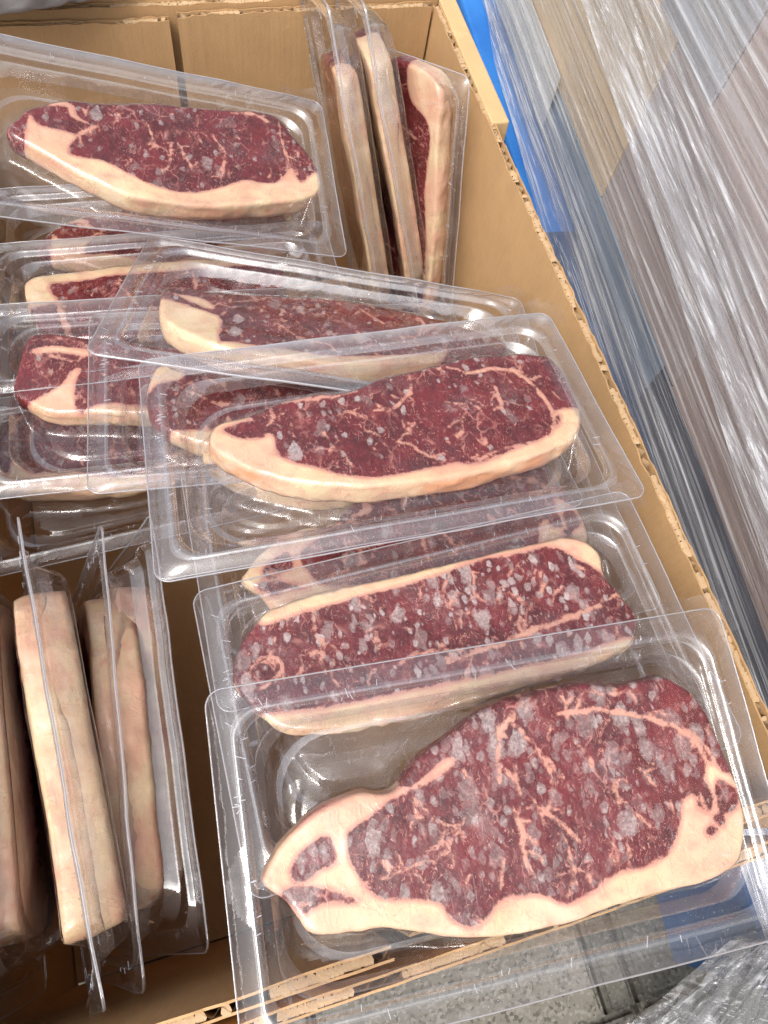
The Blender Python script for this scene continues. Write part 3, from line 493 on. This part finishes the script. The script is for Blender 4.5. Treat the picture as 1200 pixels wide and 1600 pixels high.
def edge_mesh():                                        # the cut rim, a hair of thicker plastic; its milky haze paints the light it catches
    p = rrect(PW/2, PH/2, PROF[0][2]); n = len(p); v = []; f = []
    for k, (s, z) in enumerate(((0.0, 0.0005), (0.00035, 0.0), (0.0, -0.0006), (-0.0004, 0.0))):
        q = rrect(PW/2 + s, PH/2 + s, PROF[0][2] + s); v += np.c_[q, z + warp(p[:, 0], p[:, 1]) + TD].tolist()
    for k in range(4):
        for i in range(n): j = (i+1) % n; f.append((k*n+i, k*n+j, ((k+1) % 4)*n+j, ((k+1) % 4)*n+i))
    return mesh('tray_rim', v, f, True)
def tab_mesh():                                         # peel tab of lid film beyond the corner
    v = []; n = 6
    for i in range(n + 1):
        for j in range(n + 1):
            s, t = i / n, j / n; x = PW/2 - 0.030 + 0.037 * s; y = PH/2 - 0.012 + 0.018 * t
            v.append((x, y, TD + 0.0012 + warp(x, y) + 0.009 * (s * t) ** 2 + 0.001 * math.sin(7 * s + 3 * t)))
    f = [(i*(n+1)+j, (i+1)*(n+1)+j, (i+1)*(n+1)+j+1, i*(n+1)+j+1) for i in range(n) for j in range(n) if i + j < 2*n - 3]
    return mesh('peel_tab', v, f, True)
def tick_mesh():                                        # small crimp marks left across the sealed flange
    r_ = np.random.default_rng(5); m = MB()
    for k in range(44):
        if r_.random() < .62: x = r_.uniform(-.105, .105); y = r_.choice([-1, 1]) * (PH/2 - r_.uniform(.0075, .0135)); a0 = math.pi/2 + r_.normal(0, .25)
        else: x = r_.choice([-1, 1]) * (PW/2 - r_.uniform(.0075, .0135)); y = r_.uniform(-.055, .055); a0 = r_.normal(0, .25)
        L_ = r_.uniform(.0012, .0042); u_ = np.array([math.cos(a0), math.sin(a0), 0]) * L_; w_ = np.array([-math.sin(a0), math.cos(a0), 0]) * .00032
        z = TD + .0009 + float(warp(x, y))
        m.obox(np.array([x, y, z]) - u_ / 2, u_, w_, (0, 0, .0004))
    return mesh('crimp_marks', m.v, m.f, False)
TRAY, RIMM, TAB, TICK = tray_mesh(), edge_mesh(), tab_mesh(), tick_mesh()
for me, ms in ((TRAY, (MT['tray'], MT['edge'], MT['bead_glint'], MT['flange'])), (RIMM, (MT['edge'],)), (TICK, (MT['edge'],)), (TAB, (MT['film'],))):
    for m in ms: me.materials.append(m)

def catmull(pts, step):
    P = np.array(pts, float); n = len(P); out = []
    for i in range(n):
        a, b_, c, d = P[i-1], P[i], P[(i+1) % n], P[(i+2) % n]
        k = max(2, int(np.linalg.norm(c - b_) / step + 0.5))
        for j in range(k):
            t = j / k; out.append(0.5 * ((2*b_) + (c-a)*t + (2*a-5*b_+4*c-d)*t*t + (-a+3*b_-3*c+d)*t**3))
    return np.array(out)
def catmull_open(pts, step):
    P = [np.array(q, float) for q in pts]; P = [2*P[0]-P[1]] + P + [2*P[-1]-P[-2]]; out = []
    for i in range(1, len(P) - 2):
        a, b_, c, d = P[i-1:i+3]; k = max(2, int(np.linalg.norm(c - b_) / step + 0.5))
        for j in range(k): t = j / k; out.append(0.5 * ((2*b_) + (c-a)*t + (2*a-5*b_+4*c-d)*t*t + (-a+3*b_-3*c+d)*t**3))
    out.append(P[-2]); return np.array(out)
def segdist(q, A, B):
    """distance from points q (n,2) to segments A-B (m,2)"""
    best = np.full(len(q), 1e9)
    for a, b_ in zip(A, B):
        d = b_ - a; L = d @ d + 1e-12; t = np.clip(((q - a) @ d) / L, 0, 1); e = q - a - t[:, None] * d
        best = np.minimum(best, np.einsum('ij,ij->i', e, e))
    return np.sqrt(best)
def inside(q, P):
    x, y = q[:, 0], q[:, 1]; r = np.zeros(len(q), bool)
    for a, b_ in zip(P, np.roll(P, -1, 0)):
        c = (a[1] > y) != (b_[1] > y)
        if abs(b_[1] - a[1]) < 1e-12: continue
        r ^= c & (x < (b_[0]-a[0]) * (y - a[1]) / (b_[1]-a[1]) + a[0])
    return r
def sdf(q, P):                                          # positive inside
    d = segdist(q, P, np.roll(P, -1, 0)); return np.where(inside(q, P), d, -d)
def fat_field(q, S):
    f = np.full(len(q), -9.0)
    for F in S['fat']: f = np.maximum(f, sdf(q, catmull(F, 3.0)))
    for F in S['lean']: f = np.minimum(f, -sdf(q, catmull(F, 3.0)))
    r_ = np.random.default_rng(int(S['seed'] * 100))
    def vein(pts, hw, p=0.6):                           # a seam that swells and tapers
        c = catmull_open(pts, 2.0) if len(pts) > 2 else np.array(pts, float)
        c = c + np.c_[0.9 * vnoise(c[:, 0] * .3, c[:, 1] * .3, S['seed']), 0.9 * vnoise(c[:, 0] * .3 + 9, c[:, 1] * .3, S['seed'])]
        n_ = len(c); best = np.full(len(q), -9.0)
        for i in range(n_ - 1):
            u_ = (i + .5) / max(1, n_ - 1); wd = hw * (0.25 + 0.95 * math.sin(math.pi * u_) ** p) * (0.8 + 0.5 * float(vnoise(i * 0.6, hw * 7, S['seed'])))
            best = np.maximum(best, wd - segdist(q, c[i:i+1], c[i+1:i+2]))
        return best, c
    for pts, hw in S['seams']:
        v_, c = vein(pts, 0.75 * hw); f = np.maximum(f, v_)
        for _ in range(2 + int(r_.integers(0, 3))):     # side branches
            i = int(r_.integers(0, len(c) - 1)); d = c[min(i + 1, len(c) - 1)] - c[i]; a0 = math.atan2(d[1], d[0]) + r_.choice([-1, 1]) * r_.uniform(.5, 1.2); L_ = r_.uniform(4, 11)
            p1 = c[i] + L_ * .5 * np.array([math.cos(a0), math.sin(a0)]); a0 += r_.uniform(-.6, .6); p2 = p1 + L_ * .5 * np.array([math.cos(a0), math.sin(a0)])
            f = np.maximum(f, vein([c[i], p1, p2], hw * r_.uniform(.25, .45), 0.4)[0])
    O_ = np.array(S['o']); lo, hi = O_.min(0), O_.max(0)
    for _ in range(S.get('fine', 60)):                  # fine grain-following marbling
        p0_ = lo + (hi - lo) * r_.random(2); a0 = math.pi / 2 + r_.normal(0, .55); L_ = r_.uniform(4, 13)
        p1 = p0_ + L_ * .5 * np.array([math.cos(a0), math.sin(a0)]); a0 += r_.normal(0, .5); p2 = p1 + L_ * .5 * np.array([math.cos(a0), math.sin(a0)])
        f = np.maximum(f, vein([p0_, p1, p2], r_.uniform(.10, .42), 0.5)[0] * 0.9)
    return np.clip(f, -6, 6)
def steak_data(S, step=2.0, thick=24.0):
    """everything in millimetres, z up from the flange"""
    O = catmull(S['o'], 2.2)
    nrm = np.roll(O, -1, 0) - np.roll(O, 1, 0); nrm /= np.linalg.norm(nrm, axis=1)[:, None] + 1e-9; nrm = np.c_[nrm[:, 1], -nrm[:, 0]]
    area = 0.5 * np.sum(O[:, 0] * np.roll(O[:, 1], -1) - np.roll(O[:, 0], -1) * O[:, 1])
    if area < 0: O = O[::-1]; nrm = -nrm[::-1] * -1; nrm = np.roll(O, -1, 0) - np.roll(O, 1, 0); nrm /= np.linalg.norm(nrm, axis=1)[:, None] + 1e-9; nrm = np.c_[nrm[:, 1], -nrm[:, 0]]
    O = O + nrm * (0.45 * vnoise(O[:, 0] * 0.22, O[:, 1] * 0.22, S['seed'])[:, None])
    return O, nrm
def steak_mesh(S, O, nrm, step=2.0):
    zt = S.get('zt', ZT * 1000); zb = S.get('zb', -17.0)
    lo, hi = O.min(0), O.max(0)
    gx, gy = np.meshgrid(np.arange(lo[0], hi[0], step), np.arange(lo[1], hi[1], step)); g = np.c_[gx.ravel(), gy.ravel()] + rng.uniform(-.35, .35, (gx.size, 2)) * step
    d = sdf(g, O); g = g[d > 2.6]
    r1 = O - nrm * 0.7; r2 = O - nrm * 1.7
    d1 = sdf(r1, O); r1 = r1[d1 > 0.45]; d2 = sdf(r2, O); r2 = r2[d2 > 1.2]
    n = len(O); pts = np.r_[O, r1, r2, g]
    vv, ee, ff, *_ = delaunay_2d_cdt([Vector(p) for p in pts.tolist()], [(i, (i + 1) % n) for i in range(n)], [], 1, 1e-4)
    vv = np.array([tuple(p) for p in vv]); d = np.maximum(sdf(vv, O), 0); d[:n] = 0
    rr = 2.2; z = zt - rr * (1 - np.sqrt(np.clip(1 - (1 - np.minimum(d / rr, 1)) ** 2, 0, 1))) * 0.75
    fat = fat_field(vv, S)
    z = z + 1.1 * vnoise(vv[:, 0] * .035, vv[:, 1] * .035, S['seed']) + 0.35 * vnoise(vv[:, 0] * .12, vv[:, 1] * .12, S['seed'] + 2) + 0.12 * np.clip(fat, -1, 1)
    V = np.c_[vv, z].tolist(); F = [tuple(q) for q in ff]; side = [0.0] * len(V); fa = fat.tolist()
    # the cut side, bulging a little, down to the tray floor
    prev = list(range(n)); zt0 = z[:n]
    capn = np.clip(fat[:n], -6, 6); levels = 7
    for k in range(1, levels + 1):
        t = k / levels; bul = 0.6 * math.sin(math.pi * min(1, t * 1.08)) - 0.8 * max(0, t - 0.75) * 3
        p = O + nrm * (bul + 1.0 * vnoise(O[:, 0] * .07, O[:, 1] * .07 + k * .35, S['seed'] + 5) + 0.45 * vnoise(O[:, 0] * .25, O[:, 1] * .25 + k * .8, S['seed'] + 6))[:, None]
        zz = zt0 * (1 - t) + zb * t; base = len(V)
        V += np.c_[p, zz].tolist(); side += [1.0] * n
        drift = 2.0 * vnoise(O[:, 0] * .05, O[:, 1] * .05 + k * .5, S['seed'] + 9)
        fa += np.clip(capn + drift * (t ** .5) + (0.9 * k * (capn > -1.0)), -6, 6).tolist()
        for i in range(n): j = (i + 1) % n; F.append((prev[i], base + i, base + j, prev[j]))
        prev = list(range(base, base + n))
    F.append(tuple(reversed(prev)))
    V = np.array(V) / 1000; V[:, 2] += TD
    me = mesh('steak', V, F, True)
    for nm, val in (('fat', fa), ('side', side), ('frost', [S['frost']] * len(V)), ('warm', [S.get('warm', 0.15)] * len(V)), ('ice', [S.get('ice', 0.12)] * len(V))):
        a = me.attributes.new(nm, 'FLOAT', 'POINT'); a.data.foreach_set('value', np.array(val, dtype=np.float32))
    me.materials.append(MT['meat']); return me
def film_mesh(S, O, step=1.35):
    nx, ny = int(PW * 1000 / step), int(PH * 1000 / step)
    xs = np.linspace(-PW/2 + .0008, PW/2 - .0008, nx) * 1000; ys = np.linspace(-PH/2 + .0008, PH/2 - .0008, ny) * 1000
    X, Y = np.meshgrid(xs, ys); q = np.c_[X.ravel(), Y.ravel()]
    # inset of the tray profile at this point (rounded towards the corners like the tray's rings)
    hx, hy = PW/2*1000, PH/2*1000; r = 18.0
    ax, ay = np.abs(q[:, 0]) - (hx - r), np.abs(q[:, 1]) - (hy - r)
    ins = -(np.sqrt(np.maximum(ax, 0)**2 + np.maximum(ay, 0)**2) + np.minimum(np.maximum(ax, ay), 0) - r)
    pi = np.array([p[0] for p in PROF]) * 1000; pz = np.array([p[1] for p in PROF]) * 1000
    zt_ = np.interp(ins, pi, pz) + 0.7
    zt_ = np.where(ins > 10, zt_ + np.clip((ins - 10) * 0.25, 0, 1.0) * 0.8, zt_)
    d = sdf(q, O); s = -d; ztop = S.get('zt', ZT * 1000) + 0.55
    rr = 2.2; din = np.maximum(d, 0); edge = rr * (1 - np.sqrt(np.clip(1 - (1 - np.minimum(din / rr, 1)) ** 2, 0, 1))) * 0.75
    zs = ztop - edge - np.where(s > 0, np.minimum(s * 2.3, 1.5 + s * 1.45), 0)
    zs += 1.1 * vnoise(q[:, 0] * .035, q[:, 1] * .035, S['seed']) * np.exp(-np.maximum(s, 0) / 20) + np.where(d > 0, 0.35 * vnoise(q[:, 0] * .12, q[:, 1] * .12, S['seed'] + 2), 0) + np.where(d > 0, 0.3, 0)
    # creases running out from the meat
    cr = np.clip(1 - np.abs(s - 6) / 8, 0, 1); ang = np.arctan2(q[:, 1], q[:, 0])
    zs += cr * 0.5 * vnoise(ang * 22, S['seed'] * 3.1, 1.0)
    k = 1.2; z = np.maximum(zt_, zs) + np.maximum(k - np.abs(zt_ - zs), 0) ** 2 / (4 * k)
    z += np.where(ins > 12, 0.10 * vnoise(q[:, 0] * .2, q[:, 1] * .2, 11.0), 0)
    z = z / 1000 + warp(q[:, 0] / 1000, q[:, 1] / 1000) + TD
    V = np.c_[q / 1000, z]; F = []
    keep = ((ins > 0.2) & (s < 14.0)).reshape(ny, nx)
    for i in range(ny - 1):
        for j in range(nx - 1):
            if keep[i, j] and keep[i+1, j] and keep[i, j+1] and keep[i+1, j+1]: a = i*nx + j; F.append((a, a+1, a+nx+1, a+nx))
    me = mesh('lid_film', V, F, True); me.materials.append(MT['film']); return me

for k_, dy, sy in (('D', -2.0, 0.80), ('E', 14.0, 1.0), ('B', -2.0, 1.0)):
    f_ = lambda L: [[a, b_ * sy + dy] for a, b_ in L]
    S = STEAK[k_]; S['o'] = f_(S['o']); S['fat'] = [f_(q) for q in S['fat']]; S['lean'] = [f_(q) for q in S['lean']]; S['seams'] = [[f_(q), h_] for q, h_ in S['seams']]
FROST = dict(A=0.95, B=0.75, C=0.25, D=0.40, T=0.35, H=0.1, G=0.2, E=0.3)
for i, (k_, S) in enumerate(sorted(STEAK.items())): S['seed'] = 1.7 * i + 0.5; S['frost'] = FROST[k_]
STEAK['C']['warm'] = 1.0; STEAK['B']['ice'] = 0.8; STEAK['B']['zb'] = -10.0; STEAK['C']['ice'] = 0.5; STEAK['D']['ice'] = 0.5; STEAK['T']['warm'] = 0.45
def variant(k_, fx, fy, seed, dy=0.0, frost=0.3):
    S = STEAK[k_]; f_ = lambda L: [[a * fx, b_ * fy + dy] for a, b_ in L]
    return dict(o=f_(S['o']), fat=[f_(q) for q in S['fat']], lean=[f_(q) for q in S['lean']], seams=[[f_(q), h_] for q, h_ in S['seams']], seed=seed, frost=frost)
def slab(seed, cap=17.0, L=98.0, Hh=42.0, zt=5.5, dx=0.0, zb=-18.5):      # strip steak with its whole fat cap along one long edge (-y)
    o = [(-L, -5), (-L*.93, 22), (-L*.6, Hh*.85), (-L*.15, Hh), (L*.4, Hh*.95), (L*.8, Hh*.75), (L, 18), (L*1.02, -12), (L*.94, -Hh*.92), (L*.6, -Hh), (0, -Hh*1.02), (-L*.55, -Hh), (-L*.92, -Hh*.86), (-L*1.02, -24)]
    r_ = np.random.default_rng(int(seed * 10)); o = [(a + r_.uniform(-4, 4), b_ + r_.uniform(-2.6, 2.6)) for a, b_ in o]
    c = -Hh + cap; o = [(a + dx, b_) for a, b_ in o]
    return dict(o=o, fat=[[(-L*1.1, -Hh*1.2), (-L*1.1, -8), (-L*.9, -12), (-L*.7, c), (-L*.2, c - 3), (L*.3, c + 2), (L*.75, c), (L*.92, -10), (L*1.15, -12), (L*1.1, -Hh*1.2)]], lean=[],
                zb=zb, fine=14, seams=[[[(-L*.4, Hh*.8), (-L*.3, 10), (-L*.45, c)], 1.2], [[(L*.2, Hh*.9), (L*.3, 5), (L*.2, c)], 1.0], [[(L*.65, Hh*.7), (L*.7, 0), (L*.6, c)], 1.1]], seed=seed, frost=0.15, zt=zt)
def flip_y(S):
    g_ = lambda L: [[a, -b_] for a, b_ in L]
    S['o'] = g_(S['o']); S['fat'] = [g_(q) for q in S['fat']]; S['seams'] = [[g_(q), h_] for q, h_ in S['seams']]; return S
GROUP = 'vacuum packed steaks in the cardboard carton'
proto = None
def package(key, S, label, step=2.0, fstep=1.35, flip=False):
    global proto
    loc, rot, sc = POSE[key]; E = Euler([R(a) for a in rot], 'XYZ'); nz = E.to_matrix() @ Vector((0, 0, 1))
    root = empty('steak_package', Vector(loc) - nz * TD * sc, E); root.scale = (sc,) * 3
    tag(root, label, 'packaged steak', GROUP)
    t = link('tray', TRAY, root); link('tray_rim', RIMM, t)
    link('crimp_marks', TICK, t)['kind'] = 'stuff'
    tab = link('peel_tab', TAB, t)
    if flip: tab.scale = (-1, 1, 1)
    O, nrm = steak_data(S)
    link('steak', steak_mesh(S, O, nrm, step), root)
    link('lid_film', film_mesh(S, O, fstep), root)
    return root
package('A', STEAK['A'], 'nearest and largest pack, laid over the front carton rim, its steak grey spotted', 1.3, 1.35)
package('B', STEAK['B'], 'pack behind the nearest one, frosted steak with cream fat along its far edge', 1.3, 1.35)
package('C', STEAK['C'], "pack at the carton's middle, red steak with thick orange tinted fat on its near edge", 1.3, 1.35)
package('D', STEAK['D'], 'turned pack above the middle one, steak with square cream fat block at left end', 1.3, 1.35)
package('T', STEAK['T'], 'uppermost flat pack at back left, pointed steak over a cream fat band', 1.3, 1.35)
package('E', STEAK['E'], 'pack lying under the turned one, its pinkish steak seen dimly through other plastic', 2.6, 2.0)
package('H', STEAK['H'], 'nearest pack of the shingled left row, dark red steak end with a cream corner', 2.2, 1.6)
package('G', STEAK['G'], 'middle pack of the shingled left row, steak with fat strip on its far edge', 2.4, 1.8)
package('F', variant('T', 0.95, 1.0, 21.0, 4), 'farthest pack of the shingled left row, half hidden under the uppermost pack', 2.6, 2.0)
package('M', variant('C', 1.0, 1.0, 23.0, 0, 0.4), 'pack directly beneath the middle one, its steak veiled by the tray above', 2.6, 2.0)
package('K', variant('A', 0.92, 0.9, 25.0, 4, 0.4), 'pack whose dark steak edge shows just above the frosted steak', 2.6, 2.0)
package('S1', slab(31, L=88, zt=-0.5, dx=-18, zb=-15.5), 'leftmost of the three packs standing on end at the back right', 2.4, 2.0)
package('S2', slab(33, L=92, zt=0.5, dx=-10, zb=-15.5), 'middle of the three packs standing on end at the back right', 2.4, 2.0)
package('S3', slab(35, L=101, dx=11, zt=1.0, cap=9.0, zb=-13.0), 'pack standing on end against the right carton wall, its tray wall glinting', 2.2, 1.8)
package('L1', flip_y(slab(37, L=86, zt=8.5)), 'pack on its long edge at front left, bright cream fat split by a thin flange', 2.2, 1.8)
package('L2', flip_y(slab(47, L=80, zt=7.0, Hh=50.0)), 'pack on its long edge at front left, broad cream fat slab nearest the flat packs', 2.2, 1.8)
package('L3', flip_y(slab(39, L=84, zt=4.0, Hh=46.0)), 'leaning pack at front left beside the flat packs, steak dim behind its tray wall', 2.2, 1.8)
package('L0', flip_y(slab(41, L=88)), 'leftmost pack on its long edge at front left, dark meat beside peach fat', 2.4, 2.0)
POSE['N'] = [[-0.082, 0.322, 0.186], [-4.0, 2.0, 3.0], 1.0]
package('N', variant('T', -0.92, 0.85, 51.0, 12, 0.2), 'pack lying deep at far left, mostly its clear tray front showing above the upright packs', 2.8, 2.2)

# ------------------------------------------------------------------ loose stretch film hanging from the load's corner, bag behind the carton
m_lf = mat_film('loose_film', haze=0.42, axis=(600, 600, 8), spec=1.8, lo=0.10)
fb = empty('film_bundle', (0.20, -0.14, 0.0)); tag(fb, 'crumpled bundle of loose clear stretch film hanging to the ground at the front right', 'plastic film')
UP = [(0.214,-0.070,0.168),(0.212,-0.108,0.085),(0.190,-0.134,0.028),(0.150,-0.140,0.008)]
LOW = [(0.252,-0.085,0.176),(0.244,-0.120,0.135),(0.250,-0.168,0.065),(0.215,-0.190,0.008)]
ua, la = catmull_open(UP, 0.004), catmull_open(LOW, 0.004)
ui = lambda A, t: np.array([np.interp(t, np.linspace(0, 1, len(A)), A[:, k]) for k in range(3)]).T
ts = np.linspace(0, 1, 60)
for k in range(9):
    ws = np.linspace(0, 1, 14); rows_ = []
    c0 = (k + 0.5) / 9
    for w_ in ws:
        tt = np.clip(c0 + (w_ - 0.5) * 0.34 + 0.10 * vnoise(ts * 2.2, k * 3.7, 0.5), -0.1, 1.1)
        p = ui(ua, ts) * (1 - tt)[:, None] + ui(la, ts) * tt[:, None]
        p[:, 2] += 0.004 * k % 0.012 + 0.010 * np.abs(vnoise(w_ * 9 + ts * 1.5, k * 2.1, ts * 3)) + 0.004 * vnoise(w_ * 26, ts * 5, k) - 0.003
        p[:, 0] += 0.006 * vnoise(w_ * 7, ts * 4 + k, 3.0)
        p[:, 2] = np.maximum(p[:, 2], 0.003 + 0.0006 * k)
        rows_.append((p - np.array([0.20, -0.14, 0.0])).tolist())
    b = MB(); b.sheet(rows_); b.build('film_fold', m_lf, fb, True)
m_bag = mat_simple('grey_bag', (0.34, 0.335, 0.33), (0.44, 0.44, 0.44), 30, 0.35, 0.002, 60)
bm_ = bmesh.new(); bmesh.ops.create_icosphere(bm_, subdivisions=5, radius=1.0)
for v_ in bm_.verts:
    c = v_.co.copy(); r_ = 1 + 0.22 * float(vnoise(c.x * 1.6 + 4, c.y * 1.6, c.z * 1.6)) + 0.10 * abs(float(vnoise(c.x * 5, c.y * 5, c.z * 5))) + 0.04 * float(vnoise(c.x * 14, c.y * 14, c.z * 14))
    v_.co = Vector((c.x * 0.085 * r_, c.y * 0.06 * r_, max(-0.022, c.z * 0.045 * r_)))
me = bpy.data.meshes.new('plastic_bag'); bm_.to_mesh(me); bm_.free(); me.polygons.foreach_set('use_smooth', [True] * len(me.polygons))
bag = link('plastic_bag', me, None, [m_bag]); bag.location = (-0.122, 0.645, 0.330); bag.rotation_euler = (R(-15), 0, 0); tag(bag, 'crumpled grey plastic bag lying behind the far carton rim', 'plastic bag')
